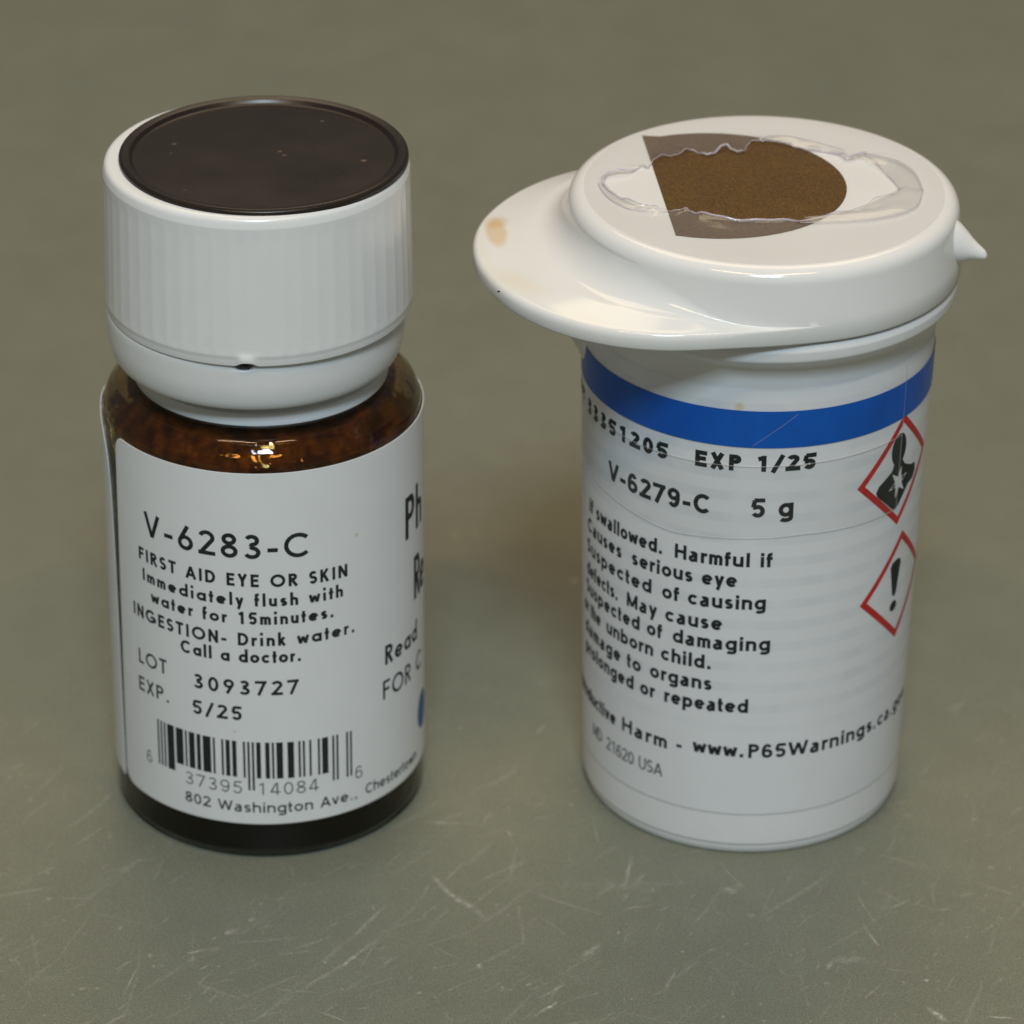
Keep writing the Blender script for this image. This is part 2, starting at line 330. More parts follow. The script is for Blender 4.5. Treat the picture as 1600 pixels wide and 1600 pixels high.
# ------------------------------------------------------------------ lettering: strokes of a sans-serif alphabet
def arc(cx, cy, rx, ry, a0, a1, n=18):
    return [(cx + rx * math.cos(math.radians(a0 + (a1 - a0) * i / n)), cy + ry * math.sin(math.radians(a0 + (a1 - a0) * i / n))) for i in range(n + 1)]
def glyph(ch, w, geo):
    """(advance, strokes); cap height 1, baseline 0, strokes are centre lines of weight w"""
    b = w / 2; X = .66 if geo else .72; A = 1.06 if geo else 1.0
    W = .60 if geo else .58; D = .56
    lo = (X if geo else .60); low = lo * 1.0          # lower-case bowl width
    rx, ry, cx, cy = low / 2 - b, X / 2 - b, low / 2, X / 2
    def S2(wd, h):
        r1 = wd / 2 - b; q = (h - w) / 4; c = wd / 2
        return [arc(c, h - b - q, r1 * .92, q, 28, 270, 20) + arc(c, b + q, r1, q, 90, -152, 20)[1:]]
    def bar(x0, x1, y): return [(x0, y), (x1, y)]
    if ch == ' ': return .30 if not geo else .34, []
    if ch == '.': return w * 1.2 + .06, [[(.03 + b * 1.1, 0), (.03 + b * 1.1, w * 1.1)]]
    if ch == ',': return w + .06, [[(.03 + b, -.12), (.03 + b * 1.4, w)]]
    if ch == '-': return .36, [bar(.02, .34, .36)]
    if ch == '/': return .40, [[(.02, -.06), (.38, 1.02)]]
    if ch == '(' : return .3, [arc(.36, .45, .3, .62, 130, 230)]
    if ch == ')' : return .3, [arc(-.06, .45, .3, .62, -50, 50)]
    # digits
    if ch == '0': return D, [arc(D / 2, .5, D / 2 - b, .5 - b, 0, 360, 32)]
    if ch == '1': return D, [[(D * .58, 0), (D * .58, 1)], [(D * .58, 1 - b), (D * .2, .78)]]
    if ch == '2': return D, [arc(D / 2, 1 - .28, D / 2 - b, .28 - b, 165, -38, 18) + [(b * 1.1, b)], bar(.0, D, b)]
    if ch == '3': return D, [arc(D * .47, .755, D * .44 - b, .245 - b, 155, -90, 16) + [(D * .40, .51)], [(D * .40, .51)] + arc(D * .47, .265, D / 2 - b, .265 - b, 90, -155, 18)]
    if ch == '4': return D + .03, [[(D * .72, 0), (D * .72, 1)], [(D * .72 - b, 1 - b * .5), (.03, .25)], bar(0, D + .03, .25)]
    if ch == '5': return D, [bar(D * .22, D * .93, 1 - b), [(D * .26, 1 - b), (D * .16, .53)], [(D * .16, .53)] + arc(D * .47, .33, D / 2 - b, .33 - b, 128, -150, 22)]
    if ch == '6':
        if geo: return D, [arc(D / 2, .31, D / 2 - b, .31 - b, 0, 360, 28), [(D * .66, 1), (b * 1.35, .42)]]
        return D, [arc(D / 2, .32, D / 2 - b, .32 - b, 0, 360, 28), arc(D / 2, .5, D / 2 - b, .5 - b, 42, 190, 20)]
    if ch == '7': return D, [bar(0, D, 1 - b), [(D - b, 1 - b), (D * .30, 0)]]
    if ch == '8': return D, [arc(D / 2, .755, D * .44 - b, .245 - b, 0, 360, 26), arc(D / 2, .27, D / 2 - b, .27 - b, 0, 360, 28)]
    if ch == '9':
        if geo: return D, [arc(D / 2, .69, D / 2 - b, .31 - b, 0, 360, 28), [(D * .34, 0), (D - b * 1.35, .58)]]
        return D, [arc(D / 2, .68, D / 2 - b, .32 - b, 0, 360, 28), arc(D / 2, .5, D / 2 - b, .5 - b, 10, -138, 20)]
    # capitals
    if ch in 'OC G':
        R_ = .46 if geo else .38
        if ch == 'O': return 2 * R_, [arc(R_, .5, R_ - b, .5 - b, 0, 360, 36)]
        if ch == 'C': return 2 * R_ - .06, [arc(R_, .5, R_ - b, .5 - b, 44, 316, 30)]
        if ch == 'G': return 2 * R_, [arc(R_, .5, R_ - b, .5 - b, 46, 352, 32), bar(R_, 2 * R_ - b, .46), [(2 * R_ - b, .47), (2 * R_ - b, .12)]]
    if ch == 'A': return .70, [[(b * .7, 0), (.35, 1 - b * .5)], [(.70 - b * .7, 0), (.35, 1 - b * .5)], bar(.16, .54, .30)]
    if ch == 'V': return .66, [[(b * .7, 1), (.33, b * .5)], [(.66 - b * .7, 1), (.33, b * .5)]]
    if ch == 'W': return .98, [[(b * .7, 1), (.27, b * .5)], [(.27, b * .5), (.49, 1 - b)], [(.49, 1 - b), (.71, b * .5)], [(.71, b * .5), (.98 - b * .7, 1)]]
    if ch == 'X': return .62, [[(b, 0), (.62 - b, 1)], [(b, 1), (.62 - b, 0)]]
    if ch == 'Y': return .62, [[(b, 1), (.31, .46)], [(.62 - b, 1), (.31, .46)], [(.31, .5), (.31, 0)]]
    if ch == 'K': return .60, [[(b, 0), (b, 1)], [(.58 - b, 1), (b, .36)], [(.24, .58), (.60 - b, 0)]]
    if ch == 'N': return .64, [[(b, 0), (b, 1)], [(.64 - b, 0), (.64 - b, 1)], [(b, 1 - b * .5), (.64 - b, b * .5)]]
    if ch == 'M': return .78, [[(b, 0), (b, 1)], [(.78 - b, 0), (.78 - b, 1)], [(b, 1 - b), (.39, .1)], [(.78 - b, 1 - b), (.39, .1)]]
    if ch == 'H': return .66, [[(b, 0), (b, 1)], [(.66 - b, 0), (.66 - b, 1)], bar(b, .66 - b, .52)]
    if ch == 'I': return w + .04, [[(.02 + b, 0), (.02 + b, 1)]]
    if ch == 'L': return .46, [[(b, 0), (b, 1)], bar(b, .46, b)]
    if ch == 'T': return .54, [[(.27, 0), (.27, 1 - w)], bar(0, .54, 1 - b)]
    if ch == 'E': return .50, [[(b, 0), (b, 1)], bar(b, .50, 1 - b), bar(b, .46, .52), bar(b, .50, b)]
    if ch == 'F': return .48, [[(b, 0), (b, 1)], bar(b, .48, 1 - b), bar(b, .44, .52)]
    if ch == 'P': return .54, [[(b, 0), (b, 1)], [(b, 1 - b), (.28, 1 - b)] + arc(.28, .715, .26 - b, .285 - b, 90, -90, 16)[1:] + [(b, .43 + b)]]
    if ch == 'R': return .57, [[(b, 0), (b, 1)], [(b, 1 - b), (.28, 1 - b)] + arc(.28, .725, .26 - b, .275 - b, 90, -90, 16)[1:] + [(b, .45 + b)], [(.26, .46), (.56 - b * .6, 0)]]
    if ch == 'D': return .66, [[(b, 0), (b, 1)], [(b, 1 - b), (.26, 1 - b)] + arc(.26, .5, .40 - b, .5 - b, 90, -90, 24)[1:] + [(b, b)]]
    if ch == 'U': return .64, [[(b, 1), (b, .32)] + arc(.32, .32, .32 - b, .32 - b, 180, 360, 20)[1:] + [(.64 - b, 1)]]
    if ch == 'S': return (.54, S2(.54, 1))
    # lower case
    bowl = [arc(cx, cy, rx, ry, 0, 360, 28)]
    if ch == 'o': return low, bowl
    if ch == 'c': return low * .92, [arc(cx, cy, rx, ry, 42, 318, 24)]
    if ch == 'e': return low, [arc(cx, cy, rx, ry, 2, 318, 26), bar(b, low - b, cy)]
    if ch == 'a':
        if geo: return low, bowl + [[(low - b, 0), (low - b, X)]]
        x1 = .50 - b
        return .55, [arc(.265, X - .19, .235 - b, .19 - b, 155, 0, 16)[:-1] + [(x1, X - .19), (x1, 0)],
                     [(x1, X * .58), (.26, X * .55)] + arc(.22, X * .275, .22 - b, X * .275 - b * .6, 90, 290, 16) + [(x1, X * .27)]]
    if ch == 'd': return low, bowl + [[(low - b, 0), (low - b, A)]]
    if ch == 'b': return low, bowl + [[(b, 0), (b, A)]]
    if ch == 'p': return low, bowl + [[(b, -.28), (b, X)]]
    if ch == 'g': return low, bowl + [[(low - b, X), (low - b, -.08)] + arc(cx, -.06, low / 2 - b, .22 - b, 0, -150, 16)[1:]]
    nw = .52 if geo else .56
    arch = lambda x0: [(x0 + b, X - .24)] + arc(x0 + nw / 2, X - .24, nw / 2 - b, .24 - b, 180, 0, 16)[1:] + [(x0 + nw - b, 0)]
    if ch == 'n': return nw, [[(b, 0), (b, X)], arch(0)]
    if ch == 'h': return nw, [[(b, 0), (b, A)], arch(0)]
    if ch == 'm':
        nw = .46; return .92 - w, [[(b, 0), (b, X)], arch(0), arch(.46 - w)]
    if ch == 'u': return nw, [[(nw - b, 0), (nw - b, X)], [(b, X), (b, .24)] + arc(nw / 2, .24, nw / 2 - b, .24 - b, 180, 360, 16)[1:]]
    if ch == 'r': return .34, [[(b, 0), (b, X)], arc(.30, X - .26, .30 - b, .26 - b, 178, 78, 12)]
    if ch == 't':
        if geo: return .30, [[(.15, 0), (.15, X + .26)], bar(0, .30, X - b)]
        return .30, [[(.12, X + .24), (.12, .14)] + arc(.23, .14, .11, .14 - b, 180, 290, 8)[1:], bar(0, .28, X - b)]
    if ch == 'f':
        return .31, [[(.12, 0), (.12, A - .16)] + arc(.26, A - .16, .14, .16 - b, 180, 80, 10)[1:], bar(0, .30, X - b)]
    if ch == 'i': return w + .03, [[(b + .015, 0), (b + .015, X)], [(b + .015, A - w * 1.05), (b + .015, A)]]
    if ch == 'l': return w + .03, [[(b + .015, 0), (b + .015, A)]]
    if ch == 's': return (.46, S2(.46, X))
    if ch == 'k': return .50, [[(b, 0), (b, A)], [(.48 - b, X), (b, .22)], [(.2, .40), (.50 - b, 0)]]
    if ch == 'v': return .50, [[(b * .8, X), (.25, b * .4)], [(.50 - b * .8, X), (.25, b * .4)]]
    if ch == 'w': return .72, [[(b * .7, X), (.20, b * .4)], [(.20, b * .4), (.36, X - b)], [(.36, X - b), (.52, b * .4)], [(.52, b * .4), (.72 - b * .7, X)]]
    if ch == 'y': return .50, [[(b * .8, X), (.25, .04)], [(.50 - b * .8, X), (.17, -.28)]]
    return .5, []
class Print:
    """collects inked strokes in label coordinates (s along the wrap, z up) and bends them round the bottle"""
    def __init__(self, rad, off): self.V, self.F, self.rad, self.off, self.k = [], [], rad, off, 0
    def put(self, s, z, k):
        r = self.rad(z); a = s / r; rr = r + self.off + k
        self.V.append((rr * math.sin(a), -rr * math.cos(a), z)); return len(self.V) - 1
    def ribbon(self, pts, wd, jit=.02, closed=False):
        self.k += 1; off = (self.k % 40) * 0.00006
        P = []
        for (a, b), (c, d) in zip(pts, pts[1:]):
            n = max(1, int(math.hypot(c - a, d - b) / .035))
            P += [(a + (c - a) * i / n, b + (d - b) * i / n) for i in range(n)]
        P.append(pts[-1]); n = len(P); prev = None
        cl = math.hypot(P[0][0] - P[-1][0], P[0][1] - P[-1][1]) < 1e-6
        for i in range(n):
            if cl: q0, q1 = P[(i - 1) % (n - 1)], P[(i + 1) % (n - 1)]
            else: q0, q1 = P[max(0, i - 1)], P[min(n - 1, i + 1)]
            dx, dz = q1[0] - q0[0], q1[1] - q0[1]; l = math.hypot(dx, dz) or 1; nx, nz = -dz / l, dx / l
            h = wd / 2 * (1 + random.uniform(-jit, jit))
            cur = (self.put(P[i][0] + nx * h, P[i][1] + nz * h, off), self.put(P[i][0] - nx * h, P[i][1] - nz * h, off))
            if prev: self.F.append((prev[0], prev[1], cur[1], cur[0]))
            prev = cur
    def poly(self, pts, lift=0):
        """filled outline, fanned through thin horizontal slices"""
        self.k += 1
        zs = [p[1] for p in pts]; z0, z1 = min(zs), max(zs); n = max(6, int((z1 - z0) / .02)); prev = None
        for i in range(n + 1):
            z = z0 + (z1 - z0) * (i + (1e-3 if i == 0 else -1e-3 if i == n else 0)) / n; xs = []
            for (a, b), (c, d) in zip(pts, pts[1:] + pts[:1]):
                if (b <= z < d) or (d <= z < b): xs.append(a + (c - a) * (z - b) / (d - b))
            if len(xs) < 2: prev = None; continue
            xa, xb = min(xs), max(xs); m_ = 8
            cur = [self.put(xa + (xb - xa) * j / m_, z, lift) for j in range(m_ + 1)]
            if prev:
                for j in range(m_): self.F.append((prev[j], prev[j + 1], cur[j + 1], cur[j]))
            prev = cur
    def text(self, s, s0, s1, z, h, wt, geo, slope=0.0, maxw=1.25):
        gl = [(c, *glyph(c, wt, geo)) for c in s]
        gap = .16 if geo else .075
        nat = sum(g[1] for g in gl) + gap * (len(gl) - 1); need = (s1 - s0) / h
        sx = max(.62, min(maxw, need / nat)); extra = (need - nat * sx) / max(1, len(gl) - 1)
        x = 0
        for c, adv, st in gl:
            for q in st:
                self.ribbon([(s0 + h * (x + p[0] * sx), z + slope * h * (x + p[0] * sx) + h * p[1]) for p in q], wt * h)
            x += adv * sx + gap * sx + extra
    def build(self, name, mat, parent, label=None):
        o = mesh(name, self.V, self.F, mat, parent, False, label=label); return o

# ================================================================== THE TABLE
def slab(name, x0, x1, y0, y1, z0, z1, mat):
    V = [(x, y, z) for z in (z0, z1) for x, y in ((x0, y0), (x1, y0), (x1, y1), (x0, y1))]
    F = [(3, 2, 1, 0), (4, 5, 6, 7), (0, 1, 5, 4), (1, 2, 6, 5), (2, 3, 7, 6), (3, 0, 4, 7)]
    return mesh(name, V, F, mat, None, False)
table = slab('table_top', -75, 75, -40, 110, -3, 0, M['table']); table['kind'] = 'structure'
def scratches():
    V, F, A = [], [], []; lay = [0]
    def add(pts, wd, amt, taper=True):
        lay[0] += 1; z = 0.002 + .00002 * (lay[0] % 60)
        P = catmull(pts, False, 6) if len(pts) > 2 else [(pts[0][0] + (pts[1][0] - pts[0][0]) * i / 8, pts[0][1] + (pts[1][1] - pts[0][1]) * i / 8) for i in range(9)]
        n = len(P); base = len(V); ph = random.uniform(0, 6)
        for i, (x, y) in enumerate(P):
            q0, q1 = P[max(0, i - 1)], P[min(n - 1, i + 1)]; dx, dy = q1[0] - q0[0], q1[1] - q0[1]; l = math.hypot(dx, dy) or 1
            t = i / (n - 1); hh = wd / 2 * (.35 + .65 * math.sin(PI * min(1, max(0, .08 + .84 * t)))) * random.uniform(.8, 1.2)
            x += random.uniform(-.004, .004); y += random.uniform(-.004, .004)
            a = amt * (.55 + .45 * math.sin(ph + 5 * t)) * (min(1, 6 * min(t, 1 - t) + .15) if taper else 1)
            for sgn, aa in ((1, 0.0), (0, a), (-1, 0.0)):
                V.append((x - dy / l * hh * sgn, y + dx / l * hh * sgn, z)); A.append(aa)
        for i in range(n - 1):
            b = base + 3 * i; F.append((b + 1, b, b + 3, b + 4)); F.append((b + 2, b + 1, b + 4, b + 5))
    LN = [([(-5.98, -3.21), (-5.68, -2.71)], .05, .45), ([(-3.88, -2.97), (-3.46, -2.81)], .06, .95), ([(-3.46, -2.56), (-3.22, -2.42)], .12, .6), ([(-3.04, -2.41), (-2.59, -2.29)], .04, .4),
          ([(-2.35, -2.52), (-2.07, -2.28)], .05, .5), ([(-4.28, -3.25), (-4.13, -3.23)], .07, 1.0), ([(-5.12, -3.73), (-4.85, -3.7)], .06, .95), ([(-4.59, -3.92), (-4.44, -3.23)], .035, .5),
          ([(-3.88, -3.15), (-3.48, -2.83)], .07, .5), ([(-3.31, -3.12), (-2.33, -2.88)], .04, .45), ([(-4.66, -4.22), (-3.85, -3.15)], .06, .45), ([(-3.02, -4.37), (-1.95, -3.12)], .09, .6),
          ([(-2.78, -4.06), (-1.97, -2.67)], .09, .45), ([(-3.64, -3.86), (-3.47, -3.42)], .03, .5), ([(-3.06, -1.95), (-2.97, -1.71)], .06, .5), ([(-2.82, -2.04), (-2.71, -1.57)], .05, .5),
          ([(-0.97, -1.2), (-0.7, -1.67), (-0.43, -1.95), (-0.27, -2.23), (-0.21, -2.46)], .10, .65), ([(-2.02, -3.26), (-1.78, -2.89), (-1.46, -2.48), (-1.12, -1.87)], .07, .85),
          ([(-2.04, -2.81), (-1.8, -2.44), (-1.5, -1.88)], .06, .5), ([(-2.0, -3.79), (-1.26, -2.89), (-0.7, -1.91)], .08, .28), ([(-0.36, -3.12), (-0.31, -3.27)], .07, .9), ([(0.11, -3.36), (0.18, -3.29)], .05, .7),
          ([(0.15, -3.47), (0.33, -3.29)], .04, .8), ([(0.21, -3.58), (0.44, -3.39)], .05, .8), ([(0.29, -3.66), (0.48, -3.5)], .04, .8), ([(0.24, -3.95), (0.7, -3.52)], .04, .7), ([(0.21, -4.29), (0.61, -3.88)], .06, .95),
          ([(-0.06, -3.58), (-0.03, -3.8)], .07, .7), ([(0.81, -3.08), (1.15, -2.66)], .09, .6), ([(1.41, -1.78), (1.69, -1.16)], .07, .65), ([(1.44, -1.5), (1.56, -0.67)], .06, .5), ([(1.64, -1.54), (1.83, -1.51)], .13, .6),
          ([(0.13, -1.8), (0.2, -2.72)], .045, .45), ([(-1.18, -3.77), (-1.01, -3.73)], .05, .95), ([(-0.16, -2.46), (-0.06, -2.22)], .06, .5), ([(-0.57, -1.43), (2.19, -1.39)], .28, .16), ([(-0.02, -0.16), (0.1, -0.65)], .05, .35),
          ([(-0.9, -3.73), (-0.65, -4.33)], .05, .5), ([(1.81, -3.77), (2.03, -3.23)], .05, .45), ([(4.64, -0.67), (5.5, -1.09), (6.39, -1.62)], .09, .5), ([(4.31, -1.82), (4.38, -2.29), (4.51, -2.7)], .05, .7),
          ([(3.85, -3.16), (3.93, -2.98)], .07, .8), ([(3.92, -2.96), (4.67, -3.01)], .20, .42), ([(4.89, -1.63), (5.24, -1.88), (5.46, -1.85)], .05, .4), ([(5.56, -1.61), (5.87, -1.47)], .05, .4), ([(6.06, -1.89), (5.84, -2.81)], .05, .35),
          ([(4.96, -3.89), (5.21, -4.23)], .09, 1.0), ([(5.66, -4.1), (6.11, -4.15)], .04, .8)]
    for p, wd, a in LN: add(p, wd * 1.35, min(1, a * 1.05))
    for x, y, r, a in [(-6.12, .41, .10, .45), (-5.74, -1.28, .07, .45), (-5.67, -1.84, .07, .5), (-4.3, -3.03, .07, .7), (-4.6, -3.19, .05, .8), (-3.13, -2.25, .09, .5), (2.75, -1.52, .15, .6), (5.11, .21, .10, .4), (5.96, .17, .09, .7),
                       (4.43, -.55, .10, .4), (6.05, -.94, .10, .4), (4.26, -3.6, .05, .7), (4.77, -3.41, .06, .7), (5.02, -3.38, .06, .9), (5.15, -3.58, .05, .8), (3.34, -3.55, .06, .5), (2.57, -4.15, .06, .9), (3.83, -3.47, .07, .5)]:
        ang = random.uniform(0, PI); add([(x - r * .7 * math.cos(ang), y - r * .7 * math.sin(ang)), (x + r * .7 * math.cos(ang), y + r * .7 * math.sin(ang))], r * 1.5, a)
    for _ in range(1300):      # fine hairline scratches, mostly towards the near edge of the table
        x = random.uniform(-8, 8); y = -5.5 + 9 * random.random() ** 1.7
        ang = random.choice([random.gauss(.85, .3), random.gauss(.85, .3), random.uniform(0, PI)]); l = random.choice([.12, .2, .3, .5, .8]) * random.uniform(.6, 1.4)
        if (x + 3.085) ** 2 + (y - 1.016) ** 2 < 4.3 or (x - 2.996) ** 2 + (y - 1.327) ** 2 < 4.6: continue
        dx, dy = math.cos(ang) * l / 2, math.sin(ang) * l / 2; bend = random.uniform(-.08, .08) * l
        add([(x - dx, y - dy), (x - dy * bend, y + dx * bend), (x + dx, y + dy)], random.choice([.018, .022, .028, .034, .05]), random.uniform(.15, .6))
    for _ in range(170):      # broad, worn-out older scratches
        x = random.uniform(-8, 8); y = random.uniform(-5.5, 1.5); ang = random.choice([random.gauss(.85, .25), random.uniform(0, PI)]); l = random.uniform(.5, 1.7)
        if (x + 3.085) ** 2 + (y - 1.016) ** 2 < 5 or (x - 2.996) ** 2 + (y - 1.327) ** 2 < 5.3: continue
        dx, dy = math.cos(ang) * l / 2, math.sin(ang) * l / 2; bend = random.uniform(-.1, .1)
        add([(x - dx, y - dy), (x - dy * bend, y + dx * bend), (x + dx, y + dy)], random.uniform(.04, .11), random.uniform(.10, .32))
    for _ in range(240):      # nicks
        x = random.uniform(-8, 8); y = -5.5 + 9 * random.random() ** 1.9
        if (x + 3.085) ** 2 + (y - 1.016) ** 2 < 4.3 or (x - 2.996) ** 2 + (y - 1.327) ** 2 < 4.6: continue
        ang = random.uniform(0, PI); l = random.uniform(.03, .09)
        add([(x, y), (x + l * math.cos(ang), y + l * math.sin(ang))], random.uniform(.03, .07), random.uniform(.3, .9), False)
    o = mesh('scratches', V, F, M['scratch'], table, False); o['kind'] = 'stuff'
    at = o.data.attributes.new('wear', 'FLOAT', 'POINT'); at.data.foreach_set('value', A)
scratches()

# ================================================================== THE AMBER GLASS BOTTLE
LX, LY = -3.0854, 1.0158
bottle = thing('amber_bottle', 'small amber glass bottle with ribbed white screw cap and white label', 'bottle', LX, LY)
RG = 1.97
gp = rounded([(0, .10), (1.30, .10, .1), (1.45, 0, .06), (1.87, 0, .10), (RG, .16, .14), (RG, .9), (RG, 5.25), (1.968, 5.46, .1), (1.945, 5.59, .1), (1.885, 5.72, .12), (1.77, 5.84, .12), (1.60, 5.92, .1), (1.40, 5.965, .05), (1.36, 6.2), (1.36, 6.9), (1.12, 6.9), (1.12, 6.0, .1), (1.30, 5.78, .1), (1.58, 5.69, .15), (1.78, 5.48, .2), (1.80, 5.2), (1.80, .34, .18), (1.62, .13, .15), (0, .13)], 5)
lathe('glass_body', gp, M['glass'], bottle, 160)
lathe('base_shade_core', rounded([(0, .04), (1.80, .04, .1), (1.915, .2, .12), (1.915, 4.9), (0, 4.9)], 5), M['dark'], bottle, 96)  # added core; its near-black colour paints the unlit lower bottle
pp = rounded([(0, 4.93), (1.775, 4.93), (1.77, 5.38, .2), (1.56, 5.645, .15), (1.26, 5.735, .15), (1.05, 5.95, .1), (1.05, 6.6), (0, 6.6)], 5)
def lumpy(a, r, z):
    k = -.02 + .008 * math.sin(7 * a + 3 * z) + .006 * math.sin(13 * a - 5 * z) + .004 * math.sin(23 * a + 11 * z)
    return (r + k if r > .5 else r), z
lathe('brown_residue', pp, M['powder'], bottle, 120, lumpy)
# white collar round the neck, tamper ring, cap
lathe('neck_collar', rounded([(1.365, 6.5), (1.45, 6.45, .03), (1.47, 6.40, .03), (1.47, 6.10, .02), (1.545, 6.085, .02), (1.56, 5.93, .03), (1.535, 5.885, .03), (1.40, 5.99)], 4), M['ring'], bottle, 160)
SLIT = math.radians(-1.2)
def slit_d(a):
    d = (a - SLIT + PI) % (2 * PI) - PI
    return d
def ringfn(a, r, z):
    d = math.degrees(slit_d(a)); k = math.exp(-(d / 3.6) ** 4)
    if z > 6.78: z -= .095 * k * min(1, (z - 6.78) / .06)
    return r, z
ringp = [(1.50, 6.235), (1.60, 6.228)] + catmull([(1.66, 6.222), (1.70, 6.224), (1.732, 6.245), (1.766, 6.32), (1.792, 6.43), (1.806, 6.54), (1.812, 6.66), (1.815, 6.77), (1.81, 6.84), (1.79, 6.88)], False, 5) + [(1.74, 6.882), (1.66, 6.882)]
lathe('tamper_ring', ringp, M['ring'], bottle, 360, ringfn, dx=-.045)
cap_root = None
NF = 56
def capfn(a, r, z):
    if 6.98 < z < 8.60 and r > 1.75:
        q = a % (2 * PI / NF) - PI / NF
        k = smooth01((z - 6.98) / .10) * smooth01((8.60 - z) / .14)
        r = r * (1 - k + k * math.cos(PI / NF) / math.cos(q)) - .0018 * k * (1 - (q / (PI / NF)) ** 2)
    d = math.degrees(slit_d(a)); kk = math.exp(-(d / 3.3) ** 4)
    if z < 7.05:
        t = smooth01((7.05 - z) / .15); z += .055 * kk * t; r += .04 * kk * t
    return r, z
capp = rounded([(0, 8.74), (1.55, 8.74), (1.66, 8.75, .03), (1.80, 8.75, .085), (1.832, 8.62, .03)] + [(1.832 + .036 * (8.58 - z_) / 1.5, z_) for z_ in (8.58, 8.54, 8.50, 8.46, 8.42, 8.3, 8.0, 7.7, 7.4, 7.2, 7.12, 7.09, 7.06, 7.03)] + [(1.868, 7.0, .02), (1.858, 6.95, .03), (1.852, 6.865, .02), (1.825, 6.86), (1.80, 6.95), (1.72, 7.1)], 6)
cap = lathe('cap', capp, M['cap'], bottle, NF * 8, capfn, sharp=60)
lathe('slit_shade_backing', [(1.62, 6.60), (1.62, 7.3), (0, 7.3)], M['dark'], bottle, 64)  # added dark backing, paints the shade seen through the slit
dp = rounded([(0, 8.755), (1.50, 8.752), (1.56, 8.748, .04), (1.60, 8.80, .03), (1.68, 8.815, .03), (1.722, 8.79, .03), (1.727, 8.735), (1.60, 8.735)], 6)
lathe('cap_insert', dp, M['disc'], cap, 200, dx=.09)
# the label: a wrapped sheet whose far end leaves a narrow slot of glass at the seam
RL = 1.985
TH0, TH1 = -61.4, 295.4
trail = [(268, 5.51), (278, 5.44), (285, 5.32), (289.3, 5.14), (291.5, 4.95), (293.0, 4.67), (294.0, 4.3), (294.9, 3.0), (295.3, 1.6), (295.5, .3)]
def label_sheet():
    ths = [TH0 + d for d in (0, .15, .5, 1, 1.6, 2.3, 3.2, 4.2, 5.2, 6)] + [TH0 + 6 + (268 - TH0 - 6) * i / 200 for i in range(1, 200)] + [268 + (TH1 - 268) * i / 50 for i in range(51)]
    V, F = [], []; nz = 26; R_ = .20 / RL * 180 / PI
    for th in ths:
        zt, zb = 5.51, .56
        d = th - TH0
        if d < R_: q = .20 * (1 - math.sqrt(max(0, 1 - (1 - d / R_) ** 2))); zt -= q; zb += q
        if th > 268: zt = min(zt, interp(th, trail)); zt = max(zt, 1.2)
        for j in range(nz + 1):
            z = zb + (zt - zb) * (.0008 if j == 1 else 1 - .0008 if j == nz - 1 else j / nz); a = math.radians(th + (.55 * (z - 3) * math.exp(-((th - TH0) / 6) ** 2)))
            V.append((RL * math.sin(a), -RL * math.cos(a), z))
    k = nz + 1
    for i in range(len(ths) - 1):
        for j in range(nz): F.append((i * k + j, (i + 1) * k + j, (i + 1) * k + j + 1, i * k + j + 1))
    o = mesh('label', V, F, M['paper'], bottle)
    so = o.modifiers.new('thickness', 'SOLIDIFY'); so.thickness = .010 * S; so.offset = -1
    return o
label = label_sheet()
rl = lambda z: RL
def Lp(): return Print(rl, .0022)
for txt, s0, s1, z, h, wt, sl in [
        ('V-6283-C', -1.500, .690, 4.372, .335, .125, -.012), ('FIRST AID EYE OR SKIN', -1.630, 1.165, 4.000, .175, .165, -.02),
        ('Immediately flush with', -1.572, 1.100, 3.722, .172, .165, -.015), ('water for 15minutes.', -1.430, .975, 3.465, .172, .165, -.015),
        ('INGESTION- Drink water.', -1.790, 1.266, 3.160, .178, .16, -.01), ('Call a doctor.', -.985, .545, 2.914, .178, .165, -.012),
        ('LOT', -1.715, -1.211, 2.490, .205, .12, .03), ('3093727', -.825, .505, 2.447, .205, .145, -.008), ('EXP.', -1.735, -1.185, 2.092, .200, .12, .02), ('5/25', -.850, -.197, 2.071, .200, .15, 0),
        ('802 Washington Ave.,', -1.000, 1.262, .745, .150, .12, -.012), ('Chestertown', 1.395, 2.50, .715, .150, .12, -.02),
        ('Ph', 2.215, 2.78, 4.00, .59, .135, 0), ('Re', 2.47, 2.95, 3.03, .61, .125, 0), ('Read', 1.752, 2.55, 2.450, .275, .135, -.02), ('FOR C', 1.706, 2.75, 1.965, .27, .11, -.03)]:
    p = Lp(); geo = not txt.startswith(('802', 'Chest')); p.text(txt, s0, s1, z, h, wt * (1.28 if h < .4 else 1.1), geo, sl, 1.25 if geo else 1.3); p.build('printed_line', M['ink'], label)
def barcode():
    Ls = ['0001101', '0011001', '0010011', '0111101', '0100011', '0110001', '0101111', '0111011', '0110111', '0001011']
    inv = lambda q: ''.join('1' if c == '0' else '0' for c in q)
    left, right = '637395', '140846'
    bits = '101' + ''.join(Ls[int(c)] for c in left) + '01010' + ''.join(inv(Ls[int(c)]) for c in right) + '101'
    p = Lp(); s0, s1 = -1.409, 1.195; mw = (s1 - s0) / 95; i = 0
    tall = lambda q: q < 10 or 45 <= q < 50 or q >= 85
    while i < 95:
        if bits[i] == '1':
            j = i
            while j < 95 and bits[j] == '1': j += 1
            a, b = s0 + i * mw, s0 + j * mw; m_ = (a + b) / 2; t = (m_ - s0) / (s1 - s0)
            zt = 1.796 - .065 * t; zb = 1.275 - .07 * t
            if tall(i): zb -= .13 if not 45 <= i < 50 else .18
            p.ribbon([(m_, zb), (m_, zt)], (b - a) * .98, 0.02); i = j
        else: i += 1
    p.build('barcode', M['ink'], label)
barcode()
